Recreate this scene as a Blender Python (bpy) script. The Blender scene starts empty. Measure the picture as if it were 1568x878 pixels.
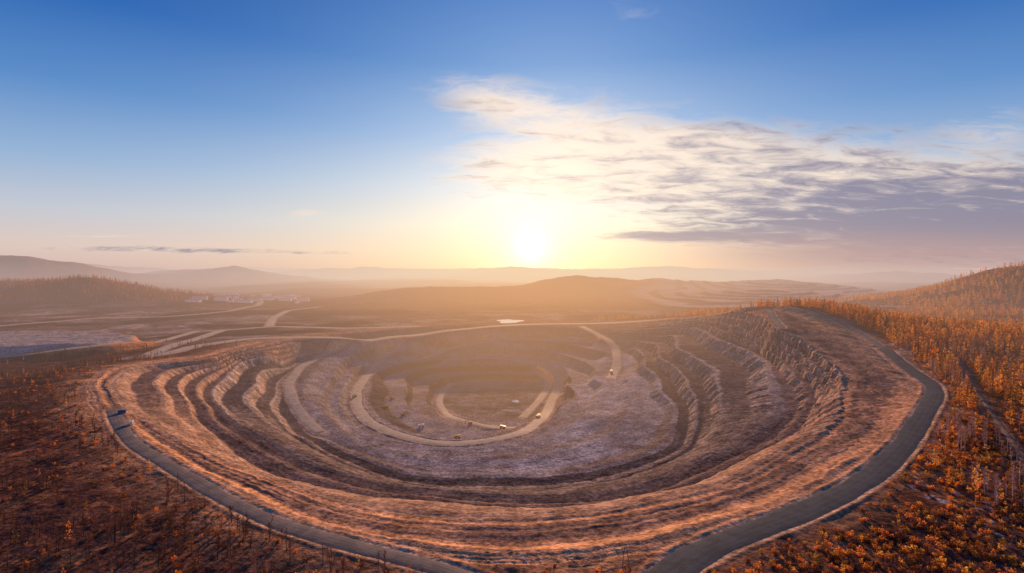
import bpy, math, random, time
import numpy as np
from mathutils import Vector, Matrix
T0=time.time()
random.seed(7); rng=np.random.default_rng(7)
CAMZ=120.0; F=800.0; CX=784.0; HZ=412.0
scene=bpy.context.scene
scene.view_settings.view_transform='Standard'; scene.view_settings.look='None'; scene.view_settings.exposure=0

# ---------------------------------------------------------------- noise
TAB=np.random.default_rng(99).uniform(-1,1,(512,512)).astype(np.float32)
def vn(x,y,seed=0):
    fx0=np.floor(x); fy0=np.floor(y); fx=(x-fx0).astype(np.float32); fy=(y-fy0).astype(np.float32)
    fx=fx*fx*(3-2*fx); fy=fy*fy*(3-2*fy)
    ix=(fx0.astype(np.int32)+seed*37)&511; iy=(fy0.astype(np.int32)+seed*91)&511
    ix1=(ix+1)&511; iy1=(iy+1)&511
    a=TAB[ix,iy]; b=TAB[ix1,iy]; c=TAB[ix,iy1]; d=TAB[ix1,iy1]
    return (a+(b-a)*fx)*(1-fy)+(c+(d-c)*fx)*fy
def fbm(x,y,scale,oct=4,seed=0):
    s=0;amp=1;tot=0
    x=x/scale;y=y/scale
    for i in range(oct):
        s=s+amp*vn(x+i*17.3,y-i*9.1,seed+i); tot+=amp; amp*=.5; x=x*2.03; y=y*2.03
    return s/tot*1.3
def sst(a,b,x):
    t=np.clip((x-a)/(b-a),0,1); return t*t*(3-2*t)
def lst(a,b,x): return np.clip((x-a)/(b-a),0,1)

# ---------------------------------------------------------------- pit survey contours
def W(u,v,z):
    Y=(CAMZ-z)*F/(v-HZ); return ((u-CX)/F*Y,Y)
PCX,PCY=-5.0,900.0
K=[]
K.append([(683,608,-110),(695,592,-110),(740,584,-110),(800,583,-110),(845,588,-110),(850,606,-110),(835,630,-110),(800,646,-110),(740,646,-110),(700,633,-110)])
K.append([(548,605,-82),(552,590,-82),(580,567,-82),(640,553,-80),(700,547,-80),(800,549,-80),(862,570,-82),(866,590,-82),(858,620,-82),(828,650,-82),(790,667,-82),(740,677,-82),(690,679,-82),(630,670,-82),(580,650,-82),(555,628,-82)])
K.append([(445,600,-56),(450,580,-54),(490,548,-48),(545,528,-42),(640,515,-40),(760,507,-38),(860,510,-38),(930,520,-40),(985,560,-50),(1010,600,-58),(1040,650,-60),(1030,685,-63),(950,715,-68),(850,732,-70),(750,735,-70),(640,728,-70),(550,705,-67),(490,670,-62),(460,640,-59)])
K.append([(330,620,-28),(340,580,-27),(370,555,-23),(430,540,-22),(500,522,-25),(640,508,-30),(760,500,-27),(900,503,-27),(960,510,-25),(1030,506,-12),(1060,500,0),(1100,520,-5),(1180,570,-14),(1200,620,-24),(1160,680,-33),(1090,705,-37),(1000,742,-40),(800,768,-42),(650,750,-42),(480,715,-37),(390,670,-31)])
K.append([(163,588,0),(205,562,-2),(320,552,-8),(400,530,-12),(480,517,-18),(560,512,-25),(640,503,-26),(760,496,-25),(900,498,-25),(980,495,-20),(1060,487,5),(1120,478,35),(1150,480,42),(1180,500,35),(1230,530,20),(1275,570,8),(1285,600,0),(1270,650,0),(1200,705,-2),(1050,765,-5),(900,788,-8),(700,796,-9),(600,786,-9),(500,762,-8),(400,730,-6),(300,685,-5),(220,642,-3)])
K.append([(150,592,1),(148,583,2),(170,566,0),(230,552,-2),(320,545,-8),(400,524,-12),(480,512,-18),(560,508,-25),(640,499,-26),(760,492,-25),(900,493,-25),(980,491,-20),(1060,483,5),(1100,476,38),(1150,470,50),(1200,468,55),(1240,478,48),(1290,500,32),(1350,535,18),(1400,572,8),(1425,592,5),(1395,630,2),(1300,712,0),(1200,768,0),(1060,808,0),(980,832,0),(900,846,0),(800,852,0),(700,843,0),(600,824,0),(520,805,0),(430,780,0),(340,740,0),(260,692,0),(200,652,0),(165,617,0)])
TH=np.linspace(-math.pi,math.pi,721)
def per(pts):
    P=np.array([(*W(*p),p[2]) for p in pts])
    th=np.arctan2(P[:,1]-PCY,P[:,0]-PCX); r=np.hypot(P[:,1]-PCY,P[:,0]-PCX)
    o=np.argsort(th); th=th[o]; r=r[o]; z=P[o,2]
    R=np.interp(TH,th,r,period=2*math.pi); Z=np.interp(TH,th,z,period=2*math.pi)
    k=np.exp(-0.5*(np.arange(-12,13)/4.0)**2); k/=k.sum()
    def sm(a):
        a=a[:-1]; e=np.concatenate([a[-12:],a,a[:12]]); b=np.convolve(e,k,'valid'); return np.append(b,b[0])
    return sm(R),sm(Z)
RK=[];ZK=[]
for p in K:
    R,Z=per(p); 
    if RK: R=np.maximum(R,RK[-1]+9)
    RK.append(R);ZK.append(Z)
RK.append(RK[-1]+10); ZK.append(ZK[-1]-.5)
NB=[3,3,3,4,1,1]

def gauss(x,y,cx,cy,sx,sy,h):
    return h*np.exp(-((x-cx)/sx)**2-((y-cy)/sy)**2)
HILLS=[(640,3100,300,420,60),(380,3000,260,350,56),(930,3400,260,300,40),(-560,2700,260,300,42),(-250,2750,260,300,30),(80,2900,260,300,34),
 (-1750,2250,420,300,66),(-2250,2300,500,300,72),(-4100,4600,800,700,165),(-5000,4800,700,700,175),(-3000,5600,600,600,120),(-3700,6300,900,700,130),(1720,1750,240,300,132),(2150,1900,350,350,134),(1350,1800,170,200,38),
 (50,7500,1300,900,150),(-2300,9000,1800,900,160),(2500,8000,1500,900,140),(6000,9000,2500,1200,190),(-8500,9500,2500,1500,270),(4500,6000,900,700,95)]
QS=[(1250,2500,520,420,46),(760,2000,220,220,14),(1700,3300,600,400,52)]
def qf(x,y): return sum(gauss(x,y,*q) for q in QS)
def base(x,y):
    b=-8-18*sst(600,1300,y)+0*x
    b=b+24*sst(480,760,x)*sst(450,800,y)*(1-sst(1300,1900,y))
    b=b-10*sst(0,1,(-x-350)/300)*(1-sst(700,900,y))
    d=np.hypot(x,y)
    for h in HILLS: b=b+gauss(x,y,*h)
    b=b+fbm(x,y,140,4,3)*3.5
    far=sst(1600,4500,d)
    b=b+far*(fbm(x,y,900,5,9)*34+6)+sst(8000,20000,d)*(fbm(x,y,4000,4,19)*170+60)
    hillm=sst(5,60,b+25)
    b=b+hillm*fbm(x,y,260,4,23)*20
    q=qf(x,y)
    qn=q+fbm(x,y,300,3,31)*5*sst(4,20,q)
    st=8.0; k=np.floor(qn/st); f=qn/st-k
    qs=(k+sst(.75,1,f))*st
    b=b+np.where(q>2,qs,0)
    return b
def dump(x,y):
    X=x+fbm(x,y,60,3,41)*14; Yy=y+fbm(x,y,50,3,42)*14
    d=np.sqrt(((X+920)/275)**2+((Yy-905)/130)**2)
    return d
def height(x,y,detail=True):
    x=np.asarray(x,float);y=np.asarray(y,float)
    th=np.arctan2(y-PCY,x-PCX); r0=np.hypot(y-PCY,x-PCX)
    r=r0+fbm(x,y,90,2,51)*5
    if detail:
        g1=fbm(th*95,r0/90,1.0,3,53)
        r=r+fbm(x,y,12,2,52)*.5+g1*(1.1+3.4*sst(180,300,x))
    rk=[np.interp(th,TH,R) for R in RK]; zk=[np.interp(th,TH,Z) for Z in ZK]
    bz=base(x,y)
    dd=dump(x,y); dm=1-sst(.93,1.02,dd)
    bz=bz*(1-dm)+(-2+0*x)*dm
    z=np.where(r<rk[0],zk[0]+0.0,bz); face=np.zeros(x.shape); U=np.zeros(x.shape); edge=np.zeros(x.shape)
    seg=np.where(r<rk[0],0,7)
    dth=np.abs(th+math.pi/2); wn=1-sst(.45,.95,dth)
    for i in range(6):
        m=(r>=rk[i])&(r<rk[i+1])
        s=np.clip((r-rk[i])/(rk[i+1]-rk[i]),0,1)
        if NB[i]>1:
            s2=np.clip(s+np.sin(s*math.pi)*(0.22*fbm(x,y,300,2,60+i)),0,1)
            q=s2*NB[i]; k=np.floor(np.minimum(q,NB[i]-1e-4)); f=q-k
            sh=.07*np.sin(k*2.3+i*1.7)
            up=lst(.58+sh,.86+sh*.5,f); t=(k+up*.97+f*.03)/NB[i]
            fc=lst(.55+sh,.60+sh,f)*(1-lst(.84+sh*.5,.88+sh*.5,f)); ed=lst(.82,.87,f)*(1-lst(.97,1.0,f))
            if i in (2,3):
                t1=lst(.40,.9,s2)*.97+.03*s2; f1=lst(.38,.44,s2)*(1-lst(.88,.94,s2))
                t=t*(1-.75*wn)+t1*.75*wn; fc=fc*(1-.6*wn)+f1*.6*wn; ed=ed*(1-.6*wn)
        else:
            if i==4: t=.30*sst(0,.2,s)+.10*sst(.3,.4,s)+.60*sst(.62,1,s); fc=sst(.56,.66,s)+(1-sst(.16,.22,s))*.7
            else: t=sst(0,1,s); fc=0.3+0*s
            ed=0*s
        z=np.where(m,zk[i]+(zk[i+1]-zk[i])*t,z); seg=np.where(m,i+1,seg); face=np.where(m,fc,face); U=np.where(m,i+s,U); edge=np.where(m,ed,edge)
    if detail:
        z=z+np.where((seg>=2)&(seg<=6),vn(U*16,th*14,5)*.22+vn(U*34,th*30,6)*.14,0)
    z=z+.3*np.exp(-((r-rk[5]+2)/3.0)**2)+1.2*np.exp(-((r-rk[4])/2.6)**2)
    out=r>=rk[6]
    w=sst(0,1,(r-rk[6]-30)/(170+120*sst(0,400,x)))
    z=np.where(out,(zk[6])*(1-w)+bz*w,z)
    if detail:
        ins=(seg<7)
        z=z+fbm(x,y,26,4,71)*np.where(ins,.45,1.0)+fbm(x,y,5,2,72)*np.where(ins,.16,.3)
        z=z+gauss(x,y,*W(920,642,-74),26,34,4)
    return z,seg,face,r-rk[5],U,th,edge

def ray(u,v,fn=None):
    s=np.geomspace(130,12000,3000); x=(u-CX)/F*s; zz=CAMZ-s*(v-HZ)/F
    h=height(x,s,False)[0]; i=np.argmax(zz<h)
    if not (zz<h).any(): i=len(s)-1
    return float(x[i]),float(s[i]),float(h[i])

# ---------------------------------------------------------------- roads (name, width, material, berm, side-slope width, survey points)
ROADS=[
("asphalt_road",14,'asphalt',.7,11,[(985,930),(1012,885),(1045,860),(1100,832),(1200,797),(1290,758),(1345,723),(1385,682),(1410,642),(1432,606),(1430,590),(1402,573),(1375,552),(1355,535)]),
("gravel_road",8.5,'gravel',.5,11,[(172,628),(182,655),(205,682),(262,716),(335,760),(420,803),(520,832),(640,862),(720,884),(800,920)]),
("haul_road",15,'tan',1.0,14,[(592,541),(580,556),(562,575),(546,598),(546,622),(562,645),(598,663),(650,677),(700,681),(750,675),(800,662),(828,640),(845,612),(856,588),(852,570),(830,558),(790,550),(730,548),(680,552)]),
("haul_road",22,'tan',.1,55,[(800,498),(740,503),(690,507),(655,512),(625,519),(602,531),(588,546)]),
("haul_road",14,'tan',.2,45,[(620,515),(575,517),(545,523),(495,541),(460,562),(441,588),(448,612),(466,640),(490,662)]),
("haul_road",16,'tan',.3,40,[(890,500),(908,508),(930,520),(943,535),(945,560),(935,580)]),
("haul_road",14,'tan',.1,30,[(650,549),(700,531),(760,521),(850,518),(905,524)]),
("haul_road",10,'tan',.5,12,[(790,655),(730,650),(690,638),(672,618),(676,603),(690,588)]),
("haul_road",12,'tan',.5,12,[(800,640),(822,618),(838,596),(842,582),(820,570)]),
("haul_road",24,'tan',.2,30,[(200,549),(260,541),(300,530),(380,519),(500,518),(600,514),(690,505),(800,497),(900,496),(985,492),(1060,484)]),
("dirt_road",20,'tan',0.2,30,[(225,545),(290,522),(340,506),(420,500),(520,503),(640,500)]),
("dirt_road",22,'tan',0.2,30,[(-60,503),(60,494),(150,487),(260,485),(350,477),(395,468),(400,462)]),
("dirt_road",20,'tan',0.2,30,[(412,500),(418,488),(440,476),(490,470)]),
("dirt_road",16,'tan',0.2,25,[(-40,552),(60,541),(150,533),(225,527),(300,508)]),
("dirt_track",3.2,'dirt',0.2,6,[(1468,555),(1490,590),(1520,635),(1560,690),(1620,760)]),
("dirt_road",10,'dark',0.8,15,[(1178,474),(1185,488),(1198,503)]),
("dirt_road",9,'gravel',.6,15,[(1355,535),(1320,512),(1280,490),(1240,474)]),
]
def resample(P,step):
    P=np.array(P); d=np.r_[0,np.cumsum(np.hypot(*np.diff(P[:,:2],axis=0).T))]
    n=max(4,int(d[-1]/step)); t=np.linspace(0,d[-1],n)
    return np.stack([np.interp(t,d,P[:,i]) for i in range(3)],1)
def smooth(P,sig):
    n=min(int(sig*3),len(P)-2)
    k=np.exp(-.5*(np.arange(-n,n+1)/sig)**2);k/=k.sum()
    out=P.copy()
    for i in range(P.shape[1]):
        p=P[:,i]; e=np.r_[2*p[0]-p[n:0:-1],p,2*p[-1]-p[-2:-n-2:-1]]
        out[:,i]=np.convolve(e,k,'valid')
    return out
roads=[]
for nm,wd,mk,bm,fw,pts in ROADS:
    P=[ray(u,v) for u,v in pts]
    P=resample(P,5.0)
    P=smooth(P,3.0)
    z=height(P[:,0],P[:,1],False)[0]; P[:,2]=z
    q=P[:,2:3]; q=smooth(q,6.0) if len(P)>40 else smooth(q,2.0); P[:,2]=q[:,0]
    roads.append((nm,wd,mk,bm,fw,P))
def road_dist(x,y,P):
    best=np.full(x.shape,1e9); bz=np.zeros(x.shape)
    P=P[::2] if len(P)>60 else P
    for i in range(len(P)-1):
        a=P[i];b=P[i+1]; ab=b[:2]-a[:2]; L=ab@ab+1e-9
        J=np.where((np.abs(x-(a[0]+b[0])/2)<85)&(np.abs(y-(a[1]+b[1])/2)<85))[0]
        if len(J)==0: continue
        t=np.clip(((x[J]-a[0])*ab[0]+(y[J]-a[1])*ab[1])/L,0,1)
        d=np.hypot(x[J]-a[0]-t*ab[0],y[J]-a[1]-t*ab[1]); m=d<best[J]
        jm=J[m]; best[jm]=d[m]; bz[jm]=(a[2]+t*(b[2]-a[2]))[m]
    return best,bz
# ---------------------------------------------------------------- terrain grid (fan of rings, finer near the viewpoint)
ang=np.r_[np.linspace(-180,-75,30)[:-1],np.linspace(-75,-46,60)[:-1],np.linspace(-46,46,1100),np.linspace(46,75,60)[1:],np.linspace(75,180,30)[1:]]
ang=np.radians(ang)
rr=[60.0]
while rr[-1]<60000:
    r=rr[-1]; rr.append(r*(1+(0.012 if r<170 else 0.0030 if r<1500 else 0.007 if r<4000 else .013 if r<12000 else .03)))
rr=np.array(rr)
A,R=np.meshgrid(ang,rr); X=(np.sin(A)*R).ravel(); Y=(np.cos(A)*R).ravel()
nR,nA=R.shape
Z,SEG,FACE,DR,UU,THP,EDGE=height(X,Y,True)
D=np.hypot(X,Y)
roadm=np.zeros(X.shape); rdist=np.full(X.shape,1e9)
for nm,wd,mk,bm,fw,P in sorted(roads,key=lambda r:-r[4]):
    lo=P[:,:2].min(0)-85; hi=P[:,:2].max(0)+85
    idx=np.where((X>lo[0])&(X<hi[0])&(Y>lo[1])&(Y<hi[1]))[0]
    d,z=road_dist(X[idx],Y[idx],P)
    m=d<80; idx=idx[m]; d=d[m]; z=z[m]
    w=1-sst(wd*.5+2.5,wd*.5+fw,d)
    Z[idx]=Z[idx]*(1-w)+z*w + bm*np.exp(-((d-wd*.5-2.6)/1.5)**2)*(0.7+.5*fbm(X[idx],Y[idx],9,2,90))
    roadm[idx]=np.maximum(roadm[idx],(1-sst(wd*.5+.5,wd*.5+1+wd*.22,d))*(1 if wd>5 else .3))
    rdist[idx]=np.minimum(rdist[idx],d-wd*.5)

# ---------------------------------------------------------------- terrain albedo, with depth shading painted into the pit
def c(*a): return np.array(a,np.float32)
N_=len(X)
def mixc(A_,B_,m):
    m=np.clip(m,0,1) 
    if np.ndim(m): m=np.asarray(m,np.float32)[:,None]
    return A_*(1-m)+B_*m
n1=fbm(X,Y,60,4,101); n2=fbm(X,Y,18,4,102); n3=fbm(X,Y,6,3,103); n4=fbm(X,Y,250,3,104)
st1=vn(UU*14,THP*9,11)*.6+vn(UU*33,THP*22,12)*.5
gul=fbm(THP*150,UU*2.0,1.0,3,15)
veg=mixc(c(.18,.07,.038),c(.38,.15,.055),sst(.05,.6,n2*.6+n3*.5))
veg=mixc(veg,c(.075,.036,.026),sst(.1,.7,n1))
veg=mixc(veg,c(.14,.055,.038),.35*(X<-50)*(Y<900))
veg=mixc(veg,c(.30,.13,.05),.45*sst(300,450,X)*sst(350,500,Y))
veg=mixc(veg,c(.40,.31,.28),sst(.40,.55,n3+.2*n2)*sst(.1,.4,fbm(X,Y,90,2,105))*(D<460))
COL=veg
plain=mixc(c(.22,.135,.095),c(.46,.31,.22),sst(-.1,.4,n1+.4*n2))
plain=mixc(plain,c(.08,.048,.034),sst(.0,.4,n4))
pm=sst(850,1000,Y)*(1-sst(1700,2200,Y))*(1-sst(450,650,X))
COL=mixc(COL,plain,pm)
hillm=sst(10,30,Z+25)*(D>1500)
COL=mixc(COL,c(.30,.12,.048),hillm*.8)
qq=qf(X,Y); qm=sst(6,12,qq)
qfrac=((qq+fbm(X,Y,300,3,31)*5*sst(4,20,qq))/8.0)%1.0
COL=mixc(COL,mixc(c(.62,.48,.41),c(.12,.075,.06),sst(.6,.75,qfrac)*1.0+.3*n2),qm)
qm2=sst(.35,.6,gauss(X,Y,1330,1500,260,160,1))
COL=mixc(COL,c(.36,.24,.17),qm2*sst(-.4,0,n1))
dd=dump(X,Y)
COL=mixc(COL,c(.72,.24,.08),(1-sst(1.04,1.1,dd)))
COL=mixc(COL,c(.46,.35,.28),(1-sst(.88,.93,dd)))
lav=c(.40,.30,.245); mauve=c(.33,.225,.165); dark=c(.15,.103,.08); soil=c(.74,.34,.155); tan=c(.58,.39,.24); pale=c(.62,.50,.43)
z0=mixc(mixc(dark,mauve,sst(-.5,.2,n1)),lav,sst(0,.5,n2))*.9
z1=mixc(mixc(mauve,lav,sst(-.2,.3,n1)),tan,sst(.1,.5,n2+.5*st1)*.35); z1=mixc(z1,dark*.7,FACE*.9)  # inner bench faces darkened in the colour so the pit reads deeper
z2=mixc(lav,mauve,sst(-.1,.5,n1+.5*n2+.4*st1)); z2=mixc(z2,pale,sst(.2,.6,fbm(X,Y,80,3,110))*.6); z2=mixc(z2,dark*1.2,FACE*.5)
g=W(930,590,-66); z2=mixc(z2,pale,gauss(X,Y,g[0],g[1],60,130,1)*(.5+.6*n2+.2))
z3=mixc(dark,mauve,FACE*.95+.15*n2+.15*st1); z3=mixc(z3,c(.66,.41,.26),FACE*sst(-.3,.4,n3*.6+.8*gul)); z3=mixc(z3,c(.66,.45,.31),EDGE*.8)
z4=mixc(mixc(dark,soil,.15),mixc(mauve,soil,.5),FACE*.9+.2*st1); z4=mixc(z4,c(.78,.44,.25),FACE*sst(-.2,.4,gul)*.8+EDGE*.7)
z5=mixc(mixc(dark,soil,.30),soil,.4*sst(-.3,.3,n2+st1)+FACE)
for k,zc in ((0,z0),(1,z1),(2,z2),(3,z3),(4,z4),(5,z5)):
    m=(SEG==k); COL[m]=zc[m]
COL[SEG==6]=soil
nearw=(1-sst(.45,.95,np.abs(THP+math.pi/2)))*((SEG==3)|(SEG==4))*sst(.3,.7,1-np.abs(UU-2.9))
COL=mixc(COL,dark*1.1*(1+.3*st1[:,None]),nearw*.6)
m=(SEG>=3)&(SEG<=6)&(Y>950)&(X<350)
COL[m]=COL[m]*.6+(z1*.4)[m]
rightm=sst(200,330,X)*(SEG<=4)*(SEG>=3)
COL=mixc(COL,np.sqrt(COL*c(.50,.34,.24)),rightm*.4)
COL=COL*(1-.5*(sst(.0,.35,gul)*FACE*((SEG>=2)&(SEG<=4))*(.4+.6*sst(150,300,X))))[:,None]  # shade painted into the gully grooves to deepen the faces
bank=np.exp(-(np.maximum(DR-12,0)/20)**2)*(SEG==7)
COL=mixc(COL,soil*.75,bank*(.7+.5*n2))
COL=mixc(COL,c(.62,.6,.62),sst(.25,.5,n3+.3*n2)*gauss(X,Y,*W(1435,560,5),28,60,1)*1.6)
COL=mixc(COL,mixc(tan,soil,.35),roadm*.85)
COL=COL*(1+.18*n3[:,None])
COL=np.clip(COL,.01,.9)
# ---------------------------------------------------------------- node helpers
def newmat(name):
    m=bpy.data.materials.new(name); m.use_nodes=True; nt=m.node_tree
    b=nt.nodes['Principled BSDF']; b.inputs['Roughness'].default_value=.9
    b.inputs['Specular IOR Level'].default_value=.15
    return m,nt,b
class G:
    def __init__(s,nt): s.nt=nt
    def n(s,t,**kw):
        nd=s.nt.nodes.new(t)
        for k,v in kw.items(): setattr(nd,k,v)
        return nd
    def _in(s,sock,v):
        if v is None: return
        if isinstance(v,bpy.types.NodeSocket): s.nt.links.new(v,sock)
        else: sock.default_value=v
    def m(s,op,a,b=None,c=None,clamp=False):
        nd=s.n('ShaderNodeMath',operation=op,use_clamp=clamp)
        s._in(nd.inputs[0],a); s._in(nd.inputs[1],b); s._in(nd.inputs[2],c); return nd.outputs[0]
    def mix(s,f,a,b,bt='MIX'):
        nd=s.n('ShaderNodeMix',data_type='RGBA',blend_type=bt)
        s._in(nd.inputs[0],f); s._in(nd.inputs[6],a); s._in(nd.inputs[7],b); return nd.outputs[2]
    def ss(s,x,a,b,o0=0.0,o1=1.0):
        nd=s.n('ShaderNodeMapRange',interpolation_type='SMOOTHSTEP')
        s._in(nd.inputs[0],x); nd.inputs[1].default_value=a; nd.inputs[2].default_value=b
        nd.inputs[3].default_value=o0; nd.inputs[4].default_value=o1; return nd.outputs[0]
    def noise(s,vec,scale,detail=4,rough=.55,dist=0):
        nd=s.n('ShaderNodeTexNoise'); s._in(nd.inputs['Vector'],vec)
        nd.inputs['Scale'].default_value=scale; nd.inputs['Detail'].default_value=detail
        nd.inputs['Roughness'].default_value=rough; nd.inputs['Distortion'].default_value=dist
        return nd.outputs['Fac']
    def ramp(s,f,stops):
        nd=s.n('ShaderNodeValToRGB'); s._in(nd.inputs[0],f); e=nd.color_ramp.elements
        while len(e)<len(stops): e.new(.5)
        for i,(p,cc) in enumerate(stops): e[i].position=p; e[i].color=(*cc,1)
        return nd.outputs[0]
def lin(*rgb): return tuple(((v/255)/12.92 if v/255<.04045 else ((v/255+.055)/1.055)**2.4) for v in rgb)
def ground_material(name,bump=1.0):
    m,nt,b=newmat(name); g=G(nt)
    nt.nodes.remove(b); b=g.n('ShaderNodeBsdfDiffuse'); nt.links.new(b.outputs[0],[n for n in nt.nodes if n.type=='OUTPUT_MATERIAL'][0].inputs['Surface'])
    at=g.n('ShaderNodeAttribute',attribute_name='Col'); pos=g.n('ShaderNodeNewGeometry').outputs['Position']
    a=g.noise(pos,.35,3,.7); bb=g.noise(pos,.05,3,.65); 
    f=g.m('MULTIPLY',g.ss(a,.3,.7,.5,1.5),g.ss(bb,.3,.7,.72,1.28))
    cc=g.n('ShaderNodeCombineColor'); [g._in(cc.inputs[i],f) for i in range(3)]
    col=g.mix(1.0,at.outputs['Color'],cc.outputs[0],'MULTIPLY')
    nt.links.new(col,b.inputs['Color'])
    bp=g.n('ShaderNodeBump'); bp.inputs['Strength'].default_value=.7; bp.inputs['Distance'].default_value=bump
    nt.links.new(a,bp.inputs['Height']); nt.links.new(bp.outputs[0],b.inputs['Normal'])
    return m
def simple(name,col,rough=.85,var=.3,scale=.6,metal=0,rnd=0):
    m,nt,b=newmat(name); g=G(nt); pos=g.n('ShaderNodeNewGeometry').outputs['Position']
    f=g.ss(g.noise(pos,scale,2,.6),.3,.7,1-var,1+var)
    if rnd:
        r=g.n('ShaderNodeObjectInfo').outputs['Random']; f=g.m('MULTIPLY',f,g.ss(r,0,1,1-rnd,1+rnd))
    cc=g.n('ShaderNodeCombineColor'); [g._in(cc.inputs[i],f) for i in range(3)]
    nt.links.new(g.mix(1.0,(*col,1),cc.outputs[0],'MULTIPLY'),b.inputs['Base Color'])
    b.inputs['Roughness'].default_value=rough; b.inputs['Metallic'].default_value=metal
    return m
def leafy(name,col,rnd=.45,tr=.5):
    m,nt,b=newmat(name); g=G(nt); nt.nodes.remove(b)
    r=g.n('ShaderNodeObjectInfo').outputs['Random']; f=g.ss(r,0,1,1-rnd,1+rnd)
    cc=g.n('ShaderNodeCombineColor'); [g._in(cc.inputs[i],f) for i in range(3)]
    cl=g.mix(1.0,(*col,1),cc.outputs[0],'MULTIPLY')
    d=g.n('ShaderNodeBsdfDiffuse'); t=g.n('ShaderNodeBsdfTranslucent'); nt.links.new(cl,d.inputs[0]); nt.links.new(cl,t.inputs[0])
    ms=g.n('ShaderNodeMixShader'); ms.inputs[0].default_value=tr; nt.links.new(d.outputs[0],ms.inputs[1]); nt.links.new(t.outputs[0],ms.inputs[2])
    nt.links.new(ms.outputs[0],[n for n in nt.nodes if n.type=='OUTPUT_MATERIAL'][0].inputs['Surface']); return m
COLL=scene.collection
def grid_obj(name,mask_faces,mat,quads):
    q=quads[mask_faces]; mk=np.zeros(N_,bool); mk[q.ravel()]=True; used=np.where(mk)[0]; rem=np.zeros(N_,np.int32); rem[used]=np.arange(len(used)); inv=rem[q]
    me=bpy.data.meshes.new(name); me.vertices.add(len(used)); 
    co=np.stack([X[used],Y[used],Z[used]],1).astype(np.float32); me.vertices.foreach_set('co',co.ravel())
    me.loops.add(q.size); me.loops.foreach_set('vertex_index',inv.ravel().astype(np.int32))
    me.polygons.add(len(q)); me.polygons.foreach_set('loop_start',np.arange(0,q.size,4,dtype=np.int32))
    me.polygons.foreach_set('use_smooth',np.ones(len(q),bool))
    me.update(calc_edges=True)
    ca=me.color_attributes.new('Col','FLOAT_COLOR','POINT')
    cc=np.ones((len(used),4),np.float32); cc[:,:3]=COL[used]; ca.data.foreach_set('color',cc.ravel())
    me.materials.append(mat); o=bpy.data.objects.new(name,me); COLL.objects.link(o); return o
i=np.arange(nR-1)[:,None]*nA+np.arange(nA-1)[None,:]
quads=np.stack([i,i+1,i+nA+1,i+nA],-1).reshape(-1,4)[:, ::-1]
q0=quads[:,3]; inpit=(DR[q0]<2)&(SEG[q0]<7); far=(~inpit)&(D[q0]>1750)
gm=ground_material('ground_soil',1.2); gm2=ground_material('hill_ground',3.0)
grid_obj('open_pit_mine',inpit,ground_material('pit_rock',1.0),quads)
grid_obj('terrain',(~inpit)&(~far),gm,quads)
grid_obj('hills',far,gm2,quads)

# ---------------------------------------------------------------- road ribbons
def road_mat(name,col,col2):
    m,nt,b=newmat(name); g=G(nt)
    uv=g.n('ShaderNodeAttribute',attribute_name='across').outputs['Fac']; pos=g.n('ShaderNodeNewGeometry').outputs['Position']
    n=g.noise(pos,.12,4,.65); n2=g.noise(pos,1.2,3,.7)
    wv=g.m('SINE',g.m('MULTIPLY',g.m('ADD',uv,g.m('MULTIPLY',n,.15)),26.0))
    f=g.m('ADD',g.ss(n,.35,.65),g.m('MULTIPLY',wv,.22)); f=g.m('ADD',f,g.m('MULTIPLY',g.m('SUBTRACT',n2,.5),.8),clamp=True)
    nt.links.new(g.mix(f,(*col,1),(*col2,1)),b.inputs['Base Color'])
    bp=g.n('ShaderNodeBump'); bp.inputs['Strength'].default_value=.5; bp.inputs['Distance'].default_value=.4
    nt.links.new(n2,bp.inputs['Height']); nt.links.new(bp.outputs[0],b.inputs['Normal'])
    return m
RM={'asphalt':road_mat('asphalt',(.045,.045,.05),(.085,.082,.086)),'gravel':road_mat('gravel',(.16,.115,.09),(.28,.195,.145)),
    'tan':road_mat('packed_earth',(.46,.32,.20),(.68,.48,.31)),'dark':road_mat('dark_gravel',(.09,.075,.07),(.14,.11,.10)),'dirt':road_mat('dirt',(.17,.095,.06),(.26,.16,.11))}
for nm,wd,mk,bm,fw,P in roads:
    T=np.gradient(P[:,:2],axis=0); T/=np.linalg.norm(T,axis=1)[:,None]+1e-9; N=np.stack([-T[:,1],T[:,0]],1)
    vs=[];ac=[];fs=[]; nc=9
    for j in range(len(P)):
        wj=wd*.5*(1+.07*math.sin(j*.31)+.05*math.sin(j*.83+1))
        for k in range(nc):
            t=-1+2*k/(nc-1); lift=.42-.30*abs(t)**3
            vs.append((P[j,0]+N[j,0]*wj*t,P[j,1]+N[j,1]*wj*t,P[j,2]+lift)); ac.append(t*.5+.5)
    for j in range(len(P)-1):
        for k in range(nc-1):
            a=j*nc+k; fs.append((a,a+nc,a+nc+1,a+1))
    me=bpy.data.meshes.new(nm); me.from_pydata(vs,[],fs); me.update()
    at=me.attributes.new('across','FLOAT','POINT'); at.data.foreach_set('value',ac)
    me.polygons.foreach_set('use_smooth',[True]*len(fs)); me.materials.append(RM[mk])
    if me.polygons[0].normal.z<0: me.flip_normals()
    o=bpy.data.objects.new(nm,me); COLL.objects.link(o)

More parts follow.
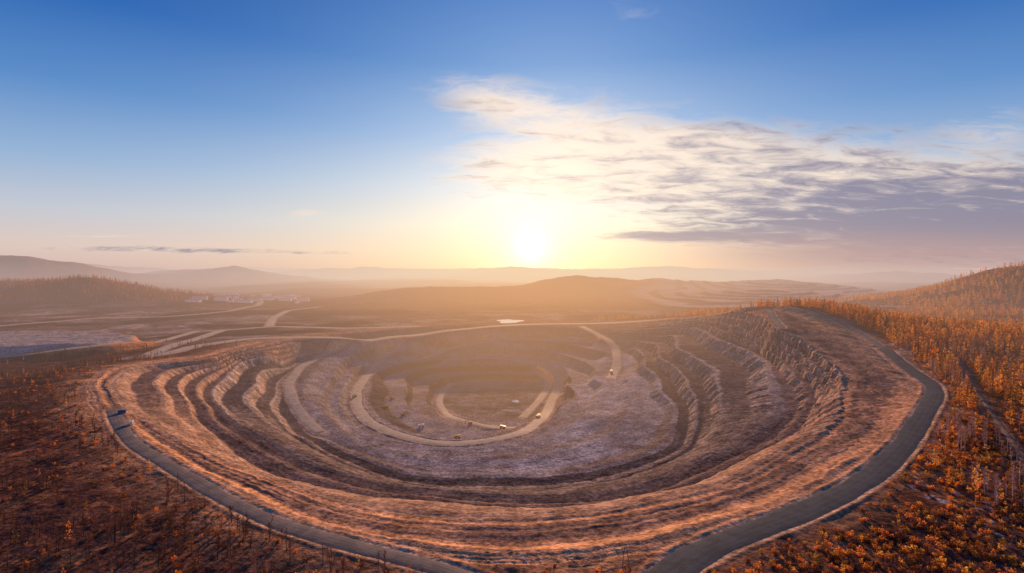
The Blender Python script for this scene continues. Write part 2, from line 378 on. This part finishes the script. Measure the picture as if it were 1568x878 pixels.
# ---------------------------------------------------------------- height lookup on the finished sheet
Zg=Z.reshape(nR,nA); DRg=DR.reshape(nR,nA); RDg=rdist.reshape(nR,nA)
def look(x,y,arr=Zg):
    a=np.arctan2(x,y); r=np.hypot(x,y)
    fi=np.interp(r,rr,np.arange(nR)); fj=np.interp(a,ang,np.arange(nA))
    i0=np.clip(fi.astype(int),0,nR-2); j0=np.clip(fj.astype(int),0,nA-2); u=fi-i0; v=fj-j0
    return (arr[i0,j0]*(1-u)*(1-v)+arr[i0+1,j0]*u*(1-v)+arr[i0,j0+1]*(1-u)*v+arr[i0+1,j0+1]*u*v)
def rayg(u,v):
    s=np.geomspace(130,9000,6000); x=(u-CX)/F*s; zz=CAMZ-s*(v-HZ)/F; h=look(x,s); m=zz<h
    i=np.argmax(m) if m.any() else len(s)-1
    return float(x[i]),float(s[i]),float(h[i])

# ---------------------------------------------------------------- trees
class MB:
    def __init__(s): s.v=[];s.f=[];s.m=[]
    def add(s,vs,fs,mi):
        o=len(s.v); s.v+= [tuple(p) for p in vs]; s.f+=[tuple(o+i for i in f) for f in fs]; s.m+=[mi]*len(fs)
    def tube(s,a,b,ra,rb,n,mi):
        a=Vector(a);b=Vector(b);d=(b-a).normalized(); u=d.orthogonal().normalized(); w=d.cross(u)
        vs=[a+(u*math.cos(2*math.pi*i/n)+w*math.sin(2*math.pi*i/n))*ra for i in range(n)]+[b+(u*math.cos(2*math.pi*i/n)+w*math.sin(2*math.pi*i/n))*rb for i in range(n)]
        s.add(vs,[(i,(i+1)%n,n+(i+1)%n,n+i) for i in range(n)],mi)
    def leaf(s,p,size,mi):
        p=Vector(p); u=Vector([random.gauss(0,1) for _ in range(3)]).normalized(); w=u.orthogonal().normalized(); 
        w.rotate(Matrix.Rotation(random.random()*6.28,3,u)); t=u.cross(w)
        a=size*random.uniform(.6,1.3); b=a*random.uniform(.5,.9)
        s.add([p-w*a*.5-t*b*.3,p+w*a*.1-t*b*.5,p+w*a*.5+t*b*.2,p-w*a*.1+t*b*.5],[(0,1,2,3)],mi)
    def box(s,c0,c1,mi):
        x0,y0,z0=c0;x1,y1,z1=c1
        vs=[(x0,y0,z0),(x1,y0,z0),(x1,y1,z0),(x0,y1,z0),(x0,y0,z1),(x1,y0,z1),(x1,y1,z1),(x0,y1,z1)]
        s.add(vs,[(0,3,2,1),(4,5,6,7),(0,1,5,4),(1,2,6,5),(2,3,7,6),(3,0,4,7)],mi)
    def prism(s,pts,y0,y1,mi):
        n=len(pts); vs=[(x,y0,z) for x,z in pts]+[(x,y1,z) for x,z in pts]
        s.add(vs,[tuple(range(n)),tuple(range(2*n-1,n-1,-1))]+[(i,n+i,n+(i+1)%n,(i+1)%n) for i in range(n)],mi)
    def cyl(s,c,r,w,mi,n=14):
        x,y,z=c
        vs=[(x+r*math.cos(2*math.pi*i/n),y-w/2,z+r*math.sin(2*math.pi*i/n)) for i in range(n)]+[(x+r*math.cos(2*math.pi*i/n),y+w/2,z+r*math.sin(2*math.pi*i/n)) for i in range(n)]
        s.add(vs,[tuple(range(n)),tuple(range(2*n-1,n-1,-1))]+[(i,n+i,n+(i+1)%n,(i+1)%n) for i in range(n)],mi)
    def mesh(s,name,mats):
        me=bpy.data.meshes.new(name); me.from_pydata(s.v,[],s.f); 
        for m in mats: me.materials.append(m)
        me.polygons.foreach_set('material_index',s.m); me.update(); return me
    def obj(s,name,mats,link=True):
        o=bpy.data.objects.new(name,s.mesh(name,mats)); 
        if link: COLL.objects.link(o)
        return o
bark_d=simple('bark_dark',(.10,.06,.042),var=.3,rnd=.3); bark_p=simple('bark_birch',(.66,.44,.34),var=.35,scale=2,rnd=.3)
fol_gold=leafy('larch_needles_gold',(.82,.40,.06)); fol_or=leafy('leaves_rust',(.66,.22,.045),.5)
fol_br=leafy('needles_brown',(.22,.105,.038),.4); twig=leafy('twigs_maroon',(.26,.10,.058),.4,.2); twig_p=leafy('twigs_pink',(.55,.29,.18),.3,.2)
def larch(fol,h=13,dens=1.0,w=2.6):
    mb=MB(); lean=(random.uniform(-.4,.4),random.uniform(-.4,.4))
    P=lambda t:(lean[0]*t*t,lean[1]*t*t,h*t)
    for k in range(3): mb.tube(P(k/3),P((k+1)/3),.2*(1-k/3.3),.2*(1-(k+1)/3.3),4,0)
    for k in range(26):
        t=random.uniform(.12,.98); L=w*(1-t)**.75*random.uniform(.5,1.15)+.25; a=random.random()*6.28
        p=Vector(P(t)); e=p+Vector((math.cos(a)*L,math.sin(a)*L,L*random.uniform(-.15,.3)))
        mb.tube(p,e,.05,.015,3,0)
        for j in range(int((4+L*4)*dens)):
            q=p.lerp(e,random.uniform(.25,1.05))+Vector([random.gauss(0,.2) for _ in range(3)]); mb.leaf(q,.68,1)
    return mb,(bark_d,fol)
def bare(tr,tw,h=12):
    mb=MB(); bend=(random.uniform(-.8,.8),random.uniform(-.8,.8))
    P=lambda t:(bend[0]*t*t,bend[1]*t*t,h*t)
    for k in range(3): mb.tube(P(k/3),P((k+1)/3),.19*(1-k/3.3),.19*(1-(k+1)/3.3),4,0)
    for k in range(18):
        t=random.uniform(.3,.97); L=random.uniform(1.2,2.8)*(1.15-t); a=random.random()*6.28
        p=Vector(P(t)); e=p+Vector((math.cos(a)*L,math.sin(a)*L,L*random.uniform(.5,1.1))); mb.tube(p,e,.06,.02,3,0)
        for j in range(6):
            q=p.lerp(e,random.uniform(.3,1)); d=Vector((random.gauss(0,.5),random.gauss(0,.5),random.uniform(.2,1)))*.9
            s_=d.orthogonal().normalized()*.07; mb.add([q-s_,q+s_,q+d],[(0,1,2)],1)
    return mb,(tr,tw)
def shrub(fol,r=1.6,n=70):
    mb=MB()
    for k in range(7):
        a=random.random()*6.28; L=r*random.uniform(.5,1); e=Vector((math.cos(a)*L,math.sin(a)*L,r*random.uniform(.6,1.6)))
        mb.tube((0,0,-.2),e,.05,.015,3,0)
        for j in range(n//7):
            q=e*random.uniform(.45,1.1)+Vector([random.gauss(0,.3) for _ in range(3)]); q.z=max(q.z,.1); mb.leaf(q,.55,1)
    return mb,(bark_d,fol)
def mkcoll(name,gens):
    cl=bpy.data.collections.new(name)
    for k,gn in enumerate(gens):
        mb,mats=gn; o=mb.obj('%s_plant_%d'%(name,k),mats,False); cl.objects.link(o)
    return cl
C_gold=mkcoll('larch_gold',[larch(fol_gold,13,1,2.6),larch(fol_gold,11,.8,2.2),larch(fol_or,12,.9,2.5)])
C_brown=mkcoll('larch_brown',[larch(fol_br,13,.8,2.4),larch(fol_or,12,.6,2.1),larch(fol_br,10,.9,2.2)])
C_birch=mkcoll('birch',[bare(bark_p,twig_p,12),bare(bark_p,twig_p,10),bare(bark_p,twig,13)])
C_maroon=mkcoll('bare_tree',[bare(bark_d,twig,8),bare(bark_d,twig,7),bare(bark_d,twig,9)])
C_shrub=mkcoll('shrub',[shrub(fol_or,1.5),shrub(fol_gold,1.2),shrub(fol_or,1.1),shrub(twig,1.6)])
C_shrub2=mkcoll('dark_shrub',[shrub(fol_or,1.2),shrub(twig,1.4),shrub(fol_or,1.0),shrub(twig,1.6)])
rockm=simple('boulder_stone',(.42,.27,.19),var=.3,rnd=.3)
def rock():
    import bmesh
    bm=bmesh.new(); bmesh.ops.create_icosphere(bm,subdivisions=2,radius=1)
    o=random.random()*50
    for v in bm.verts:
        p=v.co*1.3; v.co*=1+.35*float(vn(np.array([p.x+o]),np.array([p.y+p.z*1.7]),5)[0]); v.co.z*=.7
    me=bpy.data.meshes.new('boulder'); bm.to_mesh(me); bm.free(); me.materials.append(rockm)
    return bpy.data.objects.new('boulder_piece',me)
C_rock=bpy.data.collections.new('boulder_pieces')
for k in range(4): C_rock.objects.link(rock())

def scatter(name,cl,x,y,smin,smax,sink=.1):
    if len(x)==0: return
    z=look(x,y)-sink
    me=bpy.data.meshes.new(name); me.vertices.add(len(x)); me.vertices.foreach_set('co',np.stack([x,y,z],1).astype(np.float32).ravel())
    a=me.attributes.new('sc','FLOAT','POINT'); a.data.foreach_set('value',rng.uniform(smin,smax,len(x)).astype(np.float32))
    a=me.attributes.new('rt','FLOAT','POINT'); a.data.foreach_set('value',rng.uniform(0,6.28,len(x)).astype(np.float32))
    o=bpy.data.objects.new(name,me); COLL.objects.link(o)
    ng=bpy.data.node_groups.new(name+'_gn','GeometryNodeTree'); ng.interface.new_socket('Geometry',in_out='INPUT',socket_type='NodeSocketGeometry'); ng.interface.new_socket('Geometry',in_out='OUTPUT',socket_type='NodeSocketGeometry')
    n=ng.nodes; L=ng.links; gi=n.new('NodeGroupInput'); go=n.new('NodeGroupOutput'); ip=n.new('GeometryNodeInstanceOnPoints')
    ci=n.new('GeometryNodeCollectionInfo'); ci.inputs['Collection'].default_value=cl; ci.inputs['Separate Children'].default_value=True; ci.inputs['Reset Children'].default_value=True
    L.new(gi.outputs[0],ip.inputs['Points']); L.new(ci.outputs[0],ip.inputs['Instance']); ip.inputs['Pick Instance'].default_value=True
    s=n.new('GeometryNodeInputNamedAttribute'); s.data_type='FLOAT'; s.inputs['Name'].default_value='sc'
    r=n.new('GeometryNodeInputNamedAttribute'); r.data_type='FLOAT'; r.inputs['Name'].default_value='rt'
    cx=n.new('ShaderNodeCombineXYZ'); L.new(r.outputs['Attribute'],cx.inputs[2]); L.new(cx.outputs[0],ip.inputs['Rotation']); L.new(s.outputs['Attribute'],ip.inputs['Scale'])
    L.new(ip.outputs[0],go.inputs[0]); md=o.modifiers.new('scatter','NODES'); md.node_group=ng
    return o
def cand(n,x0,x1,y0,y1,margin=14):
    x=rng.uniform(x0,x1,n); y=rng.uniform(y0,y1,n)
    dr=look(x,y,DRg); rd=look(x,y,RDg); inf=(np.abs(x)<y*1.12+60)&(np.hypot(x,y)>110)
    m=(dr>margin)&(rd>5)&inf
    return x[m],y[m],dr[m]
NT=0
def do(name,cl,n,box,fn,smin,smax,margin=16):
    global NT
    x,y,dr=cand(n,*box,margin); k=rng.uniform(0,1,len(x))<fn(x,y,dr); x=x[k];y=y[k]; NT+=len(x); scatter(name,cl,x,y,smin,smax)
nz=lambda x,y,s,sd: np.clip(.5+fbm(x,y,s,3,sd),0,1)
nd=lambda x,y:sst(1.0,1.15,dump(x,y))
right=(240,1500,140,1500); leftb=(-1300,60,130,950)
do('larch_forest',C_gold,30000,right,lambda x,y,d:nz(x,y,60,201)**1.3*(.5+.5*sst(400,700,y)),.6,1.3,24)
do('larch_forest',C_gold,16000,(380,1050,380,1050),lambda x,y,d:.25+.75*nz(x,y,80,221),.8,1.5,24)
do('larch_forest',C_brown,10000,right,lambda x,y,d:nz(x,y,50,202)*(.1+.9*sst(400,700,y)),.8,1.45,24)
do('birch_grove',C_birch,5000,(240,800,250,720),lambda x,y,d:sst(.42,.6,nz(x,y,45,203))*.8*(d<230),1.0,1.6,20)
do('autumn_shrubs',C_shrub,34000,(60,700,130,620),lambda x,y,d:.25+.75*sst(.4,.7,nz(x,y,25,204)),.5,1.3,14)
do('bare_woodland',C_maroon,20000,leftb,lambda x,y,d:sst(.3,.55,nz(x,y,45,205))*.75*nd(x,y),.7,1.3)
do('autumn_shrubs',C_shrub2,34000,leftb,lambda x,y,d:(.12+.6*sst(.45,.7,nz(x,y,25,206)))*(y<650)*nd(x,y),.4,1.2,14)
do('larch_forest',C_brown,4000,leftb,lambda x,y,d:nz(x,y,60,207)*.4*nd(x,y),.4,.8)
do('larch_forest',C_gold,3500,leftb,lambda x,y,d:nz(x,y,60,208)*.35*nd(x,y),.3,.6)
hf=lambda x,y,d:sst(8,30,look(x,y)+25)*nz(x,y,120,210)
do('hillside_forest',C_gold,16000,(1100,2600,1350,2200),hf,1.0,1.7)
do('hillside_forest',C_brown,12000,(-3200,-900,1900,2700),hf,.9,1.5)
x,y,dr=cand(9000,-500,600,150,900,3); k=dr<26; scatter('boulders',C_rock,x[k],y[k],.15,.5,0)

# ---------------------------------------------------------------- machines, buildings, poles
yel=simple('machine_yellow',(.55,.33,.05),rough=.5,var=.15); wht=simple('machine_white',(.7,.68,.66),rough=.5,var=.12); rub=simple('tyre_rubber',(.03,.03,.03)); glass=simple('cab_glass',(.05,.07,.09),rough=.15,var=.05)
blu=simple('cabin_blue',(.06,.13,.28),rough=.5,var=.15); stl=simple('steel_grey',(.18,.17,.17),rough=.6); red=simple('machine_red',(.45,.07,.03),rough=.5,var=.15)
def haul_truck(col):
    mb=MB()
    mb.box((-4.5,-1.6,1.6),(4.8,1.6,2.3),2)
    mb.prism([(-5.6,3.2),(-4.6,2.5),(1.6,2.9),(2.4,5.6),(5.4,5.9),(5.4,6.2),(2.0,6.1),(-5.9,5.0)],-2.9,2.9,0)
    mb.box((2.9,-2.6,2.3),(4.9,2.6,3.6),0); mb.box((3.0,.5,3.6),(4.7,2.5,5.3),0); mb.box((4.7,.7,4.1),(4.74,2.3,5.1),3)
    mb.box((4.9,-2.0,1.4),(5.3,2.0,3.3),2)
    for yy in (-2.5,2.5): mb.cyl((3.3,yy,1.45),1.45,1.1,1)
    for yy in (-2.6,-1.5,1.5,2.6): mb.cyl((-2.6,yy,1.45),1.45,.95,1)
    return mb.mesh('haul_truck',(col,rub,stl,glass))
def excavator(col):
    mb=MB()
    for yy in (-2.2,2.2):
        mb.prism([(-3.4,.5),(-2.9,0),(2.9,0),(3.4,.5),(3.4,1.0),(2.9,1.5),(-2.9,1.5),(-3.4,1.0)],yy-.5,yy+.5,1)
    mb.box((-1.2,-1.6,1.0),(1.2,1.6,1.9),2)
    mb.prism([(-4.0,2.2),(-3.8,1.9),(2.2,1.9),(2.4,4.2),(-3.6,4.4),(-4.1,3.8)],-2.0,1.0,0); mb.box((.4,1.05,1.9),(2.8,2.3,4.9),0); mb.box((2.8,1.15,3.0),(2.84,2.2,4.7),3)
    mb.prism([(1.8,2.4),(2.8,2.4),(6.2,7.2),(9.0,7.6),(9.0,8.2),(5.6,8.0)],-.5,.3,0)
    mb.prism([(8.2,8.5),(9.3,8.4),(10.3,3.2),(9.5,3.0)],-.4,.2,0)
    mb.prism([(9.2,3.4),(10.6,3.4),(10.9,2.0),(9.6,1.3),(8.2,1.7)],-1.0,.9,2)
    return mb.mesh('excavator',(col,rub,stl,glass))
def small_truck():
    mb=MB(); mb.box((-4,-1.1,.8),(3.9,1.1,1.1),2); mb.box((-4,-1.25,1.12),(1.6,1.25,3.2),0); mb.prism([(1.9,1.1),(3.9,1.1),(3.9,2.1),(3.5,3.0),(1.9,3.0)],-1.2,1.2,0)
    mb.box((3.6,-1.0,2.1),(3.93,1.0,2.8),3)
    for xx in (-2.8,-1.6,2.9):
        for yy in (-1.05,1.05): mb.cyl((xx,yy,.5),.5,.35,1)
    return mb.mesh('box_truck',(wht,rub,stl,glass))
def place(name,me,u,v,rot,sc=1.0):
    x,y,z=rayg(u,v); o=bpy.data.objects.new(name,me); o.location=(x,y,z+.05); o.rotation_euler=(0,0,math.radians(rot)); o.scale=(sc,)*3; COLL.objects.link(o); return o
ht=haul_truck(yel); ht2=haul_truck(wht); ex=excavator(red); ex2=excavator(yel); bt=small_truck()
for u,v,r in ((770,657,160),(700,672,10),(655,547,30),(543,609,80),(738,521,0),(590,625,40),(824,640,60)): place('haul_truck',ht,u,v,r,.75)
for u,v,r in ((645,655,10),(936,571,70)): place('haul_truck',ht2,u,v,r,.75)
for u,v,r in ((617,637,30),(600,612,140),(720,650,200)): place('excavator',ex,u,v,r,.75)
for u,v,r in ((665,590,60),(800,560,200)): place('excavator',ex2,u,v,r,.75)
place('box_truck',bt,201,650,120,.9)
def cabin():
    mb=MB(); mb.box((-3.5,-1.6,.3),(3.5,1.6,3.0),0); mb.prism([(-3.8,3.0),(3.8,3.0),(3.8,3.15),(0,3.7),(-3.8,3.15)],-1.85,1.85,1)
    for xx in (-2.3,0.2,2.2): mb.box((xx-.5,-1.64,1.4),(xx+.5,-1.603,2.3),2)
    mb.box((-1.5,-1.66,.3),(-.8,-1.603,2.3),1); mb.box((-3.3,-1.3,0),(3.3,1.3,.3),1)
    return mb.mesh('site_cabin',(blu,stl,glass))
place('site_cabin',cabin(),187,633,25,.8)
conc=simple('pale_render',(.85,.83,.83),var=.1,scale=.1); roofm=simple('roof_metal',(.48,.46,.50),var=.1); winm=simple('window_glass',(.06,.07,.09),rough=.2,var=.05); bluroof=simple('roof_blue',(.12,.24,.5),var=.1)
def block(L,Wd,Hh,fl,rm):
    mb=MB(); mb.box((-L/2,-Wd/2,0),(L/2,Wd/2,Hh),0); mb.prism([(-L/2-1,Hh),(L/2+1,Hh),(L/2-3,Hh+3),(-L/2+3,Hh+3)],-Wd/2-.6,Wd/2+.6,1)
    for f_ in range(fl):
        for k in range(int(L/6)):
            xx=-L/2+3+k*6; mb.box((xx-1,-Wd/2-.05,1.2+f_*3.1),(xx+1,-Wd/2-.003,2.9+f_*3.1),2)
    mb.box((-1.2,-Wd/2-1.5,0),(1.2,-Wd/2-.06,2.6),1)
    return mb.mesh('apartment_block',(conc,rm,winm))
bs=[block(58,13,16,5,roofm),block(40,14,10,3,roofm),block(70,24,12,3,bluroof),block(30,12,7,2,roofm)]
for k in range(40):
    u=random.uniform(285,465); v=458+random.uniform(-5,6)+ (u-380)*.01
    place('apartment_block' if k%4 else 'warehouse',bs[random.choice([0,1,3,3,2])],u,v,random.choice([0,90,15,-20]),random.uniform(.6,1.0))
place('warehouse',bs[2],374,464,0,.9)
for k in range(5): place('warehouse',bs[3],1352+k*9,470+random.uniform(-1.5,1.5),random.uniform(-20,20),.5)
wood=simple('weathered_wood',(.22,.17,.14),var=.3)
def pole():
    mb=MB(); mb.tube((-1.6,0,0),(-.25,0,9),.17,.11,7,0); mb.tube((1.6,0,0),(.25,0,9),.17,.11,7,0); mb.tube((-1.9,0,7.6),(1.9,0,7.6),.09,.09,6,0); mb.tube((-1.0,0,4),(1.0,0,4),.07,.07,6,0)
    for xx in (-1.7,0,1.7): mb.tube((xx,0,7.7),(xx,0,8.05),.07,.05,6,0)
    return mb.mesh('utility_pole',(wood,))
pm_=pole()
for u,v,r in ((958,868,20),(1235,872,15),(1553,842,0),(160,560,0),(150,590,10)): place('utility_pole',pm_,u,v,r)
def log():
    mb=MB(); mb.tube((-4,0,.25),(4,0,.35),.22,.1,7,0)
    for k in range(5): x_=random.uniform(-2,3.5); mb.tube((x_,0,.3),(x_+.6,random.uniform(-.8,.8),.9),.05,.02,4,0)
    return mb.mesh('fallen_log',(wood,))
lg=log()
for u,v,r in ((872,858,-40),(885,866,10),(905,864,30),(240,838,20)): place('fallen_log',lg,u,v,r)
wm,nt,b=newmat('pond_water'); b.inputs['Base Color'].default_value=(.35,.36,.38,1); b.inputs['Roughness'].default_value=.04; b.inputs['Specular IOR Level'].default_value=.8
g=G(nt); bp=g.n('ShaderNodeBump'); bp.inputs['Strength'].default_value=.03; nt.links.new(g.noise(g.n('ShaderNodeNewGeometry').outputs['Position'],.8,3),bp.inputs['Height']); nt.links.new(bp.outputs[0],b.inputs['Normal'])
def pond(u,v,rx,ry):
    x,y,z=rayg(u,v); vs=[]
    for i in range(40):
        a=2*math.pi*i/40; k=1+.18*math.sin(3*a+u)+.1*math.sin(5*a); vs.append((x+rx*k*math.cos(a),y+ry*k*math.sin(a),0))
    A_=np.array(vs); zz=float(look(A_[:,0],A_[:,1]).max())+.1
    mb=MB(); mb.add([(p[0],p[1],zz) for p in vs],[tuple(range(40))],0); mb.obj('pond',(wm,))
pond(780,492.5,34,50); pond(790,615,6,8)

# ---------------------------------------------------------------- aerial haze painted into every material as emission by distance, warmer toward the sun
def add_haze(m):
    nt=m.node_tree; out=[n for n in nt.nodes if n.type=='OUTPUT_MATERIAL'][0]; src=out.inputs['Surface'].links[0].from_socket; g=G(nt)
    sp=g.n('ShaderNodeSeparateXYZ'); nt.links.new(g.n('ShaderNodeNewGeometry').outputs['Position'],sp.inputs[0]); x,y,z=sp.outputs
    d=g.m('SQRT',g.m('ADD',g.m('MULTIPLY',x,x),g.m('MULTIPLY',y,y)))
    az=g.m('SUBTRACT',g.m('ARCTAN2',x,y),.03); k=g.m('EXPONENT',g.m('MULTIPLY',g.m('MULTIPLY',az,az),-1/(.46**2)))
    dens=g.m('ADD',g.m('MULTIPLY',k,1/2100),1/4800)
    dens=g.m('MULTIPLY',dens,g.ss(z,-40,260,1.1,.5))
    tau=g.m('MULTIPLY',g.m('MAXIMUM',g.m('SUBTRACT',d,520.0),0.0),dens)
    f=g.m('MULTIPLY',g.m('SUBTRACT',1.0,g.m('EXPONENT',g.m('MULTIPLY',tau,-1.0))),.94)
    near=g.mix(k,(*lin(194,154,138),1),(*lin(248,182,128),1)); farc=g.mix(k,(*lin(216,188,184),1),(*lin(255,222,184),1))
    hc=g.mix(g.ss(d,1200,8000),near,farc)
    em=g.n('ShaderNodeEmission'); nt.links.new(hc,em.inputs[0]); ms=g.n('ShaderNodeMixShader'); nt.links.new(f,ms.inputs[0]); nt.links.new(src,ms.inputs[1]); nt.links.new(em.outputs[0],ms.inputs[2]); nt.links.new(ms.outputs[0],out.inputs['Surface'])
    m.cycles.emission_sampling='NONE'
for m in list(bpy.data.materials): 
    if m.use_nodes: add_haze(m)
# ---------------------------------------------------------------- sky
SA,SE=(812-CX)/F,(HZ-380)/F
sd=Vector((SA,1,SE)).normalized()
w=bpy.data.worlds.new('World'); scene.world=w; w.use_nodes=True; nt=w.node_tree; nt.nodes.clear(); g=G(nt)
w.cycles.sampling_method='MANUAL'; w.cycles.sample_map_resolution=256
dirv=g.n('ShaderNodeTexCoord').outputs['Generated']; sp=g.n('ShaderNodeSeparateXYZ'); nt.links.new(dirv,sp.inputs[0]); dx,dy,dz=sp.outputs
hy=g.m('SQRT',g.m('ADD',g.m('MULTIPLY',dx,dx),g.m('MULTIPLY',dy,dy))); t=g.m('DIVIDE',dz,g.m('MAXIMUM',hy,.02))
az=g.m('ARCTAN2',dx,dy)
tt=g.m('MULTIPLY',t,1/.6,clamp=True)
side=g.ramp(tt,[(0,lin(208,180,176)),(.06,lin(218,196,190)),(.15,lin(190,196,210)),(.28,lin(142,174,212)),(.46,lin(80,134,198)),(.68,lin(22,94,176)),(1,lin(0,62,142))])
mid=g.ramp(tt,[(0,lin(253,214,172)),(.05,lin(254,224,186)),(.14,lin(250,236,212)),(.26,lin(222,226,230)),(.42,lin(166,194,228)),(.65,lin(98,150,210)),(1,lin(50,110,190))])
daz=g.m('SUBTRACT',az,.06); k=g.m('EXPONENT',g.m('MULTIPLY',g.m('MULTIPLY',daz,daz),-1/(.48**2)))
sky=g.mix(k,side,mid)
yy=g.m('MAXIMUM',dy,.05); a=g.m('MULTIPLY',g.m('DIVIDE',dx,yy),F); e=g.m('MULTIPLY',g.m('DIVIDE',dz,yy),F)
def blob(u,v,rx,ry,amp,slope=0.0):
    ca=u-CX; ce=HZ-v
    p=g.m('SUBTRACT',a,ca); q=g.m('SUBTRACT',g.m('SUBTRACT',e,ce),g.m('MULTIPLY',p,slope))
    p=g.m('DIVIDE',p,rx); q=g.m('DIVIDE',q,ry); return g.m('MULTIPLY',g.m('EXPONENT',g.m('MULTIPLY',g.m('ADD',g.m('MULTIPLY',p,p),g.m('MULTIPLY',q,q)),-1.0)),amp)
def addm(l):
    r=l[0]
    for x in l[1:]: r=g.m('ADD',r,x)
    return r
mask=addm([blob(760,155,140,46,.36,-.15),blob(780,262,190,50,.40,-.05),blob(1000,235,240,95,.43,-.12),blob(1240,285,310,95,.50,-.06),blob(1530,325,300,90,.60),blob(1530,185,100,45,.30),blob(980,20,110,40,.33),blob(470,326,50,14,.36),blob(1030,363,140,9,.40),blob(300,383,350,7,.46,-.02),blob(150,362,130,4,.34)])
iz=g.m('DIVIDE',1.0,g.m('ADD',g.m('MAXIMUM',dz,0.0),.16))
cv=g.n('ShaderNodeCombineXYZ'); nt.links.new(g.m('MULTIPLY',dx,iz),cv.inputs[0]); nt.links.new(g.m('MULTIPLY',g.m('MULTIPLY',dy,iz),1.9),cv.inputs[1])
mp=g.n('ShaderNodeMapping'); mp.inputs['Rotation'].default_value=(0,0,math.radians(20)); nt.links.new(cv.outputs[0],mp.inputs[0])
n1_=g.noise(mp.outputs[0],1.1,4,.55,.0); n2_=g.noise(mp.outputs[0],3.6,7,.66,.5)
nn=g.m('ADD',g.m('MULTIPLY',n1_,.40),g.m('MULTIPLY',n2_,.60))
dens=g.ss(g.m('ADD',nn,g.m('SUBTRACT',mask,.80)),-.05,.29)
shade=g.ss(g.m('ADD',addm([blob(1500,330,450,85,.85),blob(1180,200,180,45,.25),blob(1030,363,140,10,.8),blob(1250,365,420,26,.5),blob(300,383,400,12,.55)]),g.m('MULTIPLY',g.m('SUBTRACT',n2_,.5),2.2)),-.1,.8)
ccol=g.mix(shade,(*lin(248,228,210),1),(*lin(132,126,152),1))
sky=g.mix(g.m('MULTIPLY',dens,.94),sky,ccol)
hb=g.m('MULTIPLY',g.ss(a,60,500),blob(1400,388,900,32,.9)); sky=g.mix(hb,sky,(*lin(178,150,154),1))
vd=g.n('ShaderNodeVectorMath',operation='DOT_PRODUCT'); nt.links.new(dirv,vd.inputs[0]); vd.inputs[1].default_value=sd
ac=g.m('ARCCOSINE',g.m('MINIMUM',vd.outputs['Value'],.999999))
def glow(sig,amp,p=2.0): return g.m('MULTIPLY',g.m('EXPONENT',g.m('MULTIPLY',g.m('POWER',g.m('DIVIDE',ac,sig),p),-1.0)),amp)
def scol(col,f):
    nd=g.n('ShaderNodeVectorMath',operation='SCALE'); nd.inputs[0].default_value=col; g._in(nd.inputs['Scale'],f); return nd.outputs[0]
def vadd(x,y_):
    nd=g.n('ShaderNodeVectorMath',operation='ADD'); g._in(nd.inputs[0],x); g._in(nd.inputs[1],y_); return nd.outputs[0]
sky=vadd(sky,scol((1,.95,.85),glow(.026,.7,1.1))); sky=vadd(sky,scol((1,.86,.66),glow(.08,.26,1.1))); sky=vadd(sky,scol((1,.80,.56),glow(.22,.07,1.2)))
ni=g.n('ShaderNodeTexSky',sky_type='NISHITA'); ni.sun_disc=False; ni.sun_elevation=math.radians(13); ni.sun_rotation=math.radians(5)
bg1=g.n('ShaderNodeBackground'); nt.links.new(sky,bg1.inputs[0]); bg1.inputs[1].default_value=.97
bg2=g.n('ShaderNodeBackground'); nt.links.new(ni.outputs[0],bg2.inputs[0]); bg2.inputs[1].default_value=.006
ad=g.n('ShaderNodeAddShader'); nt.links.new(bg1.outputs[0],ad.inputs[0]); nt.links.new(bg2.outputs[0],ad.inputs[1])
ow=g.n('ShaderNodeOutputWorld'); nt.links.new(ad.outputs[0],ow.inputs[0])
L=bpy.data.lights.new('sun','SUN'); L.energy=5.0; L.angle=math.radians(1.2); L.color=(1,.64,.38)
so=bpy.data.objects.new('sun',L); COLL.objects.link(so); sa,se=math.radians(5),math.radians(13)
dv=Vector((math.sin(sa)*math.cos(se),math.cos(sa)*math.cos(se),math.sin(se))); so.rotation_euler=dv.to_track_quat('Z','Y').to_euler(); so.location=(0,1500,900)
cd=bpy.data.cameras.new('camera'); cd.sensor_width=36; cd.lens=36*F/1568; cd.shift_y=-(439-HZ)/1568; cd.clip_end=120000; cd.clip_start=1
co=bpy.data.objects.new('camera',cd); co.location=(0,0,CAMZ); co.rotation_euler=(math.radians(90),0,0); COLL.objects.link(co); scene.camera=co
print('done',time.time()-T0)
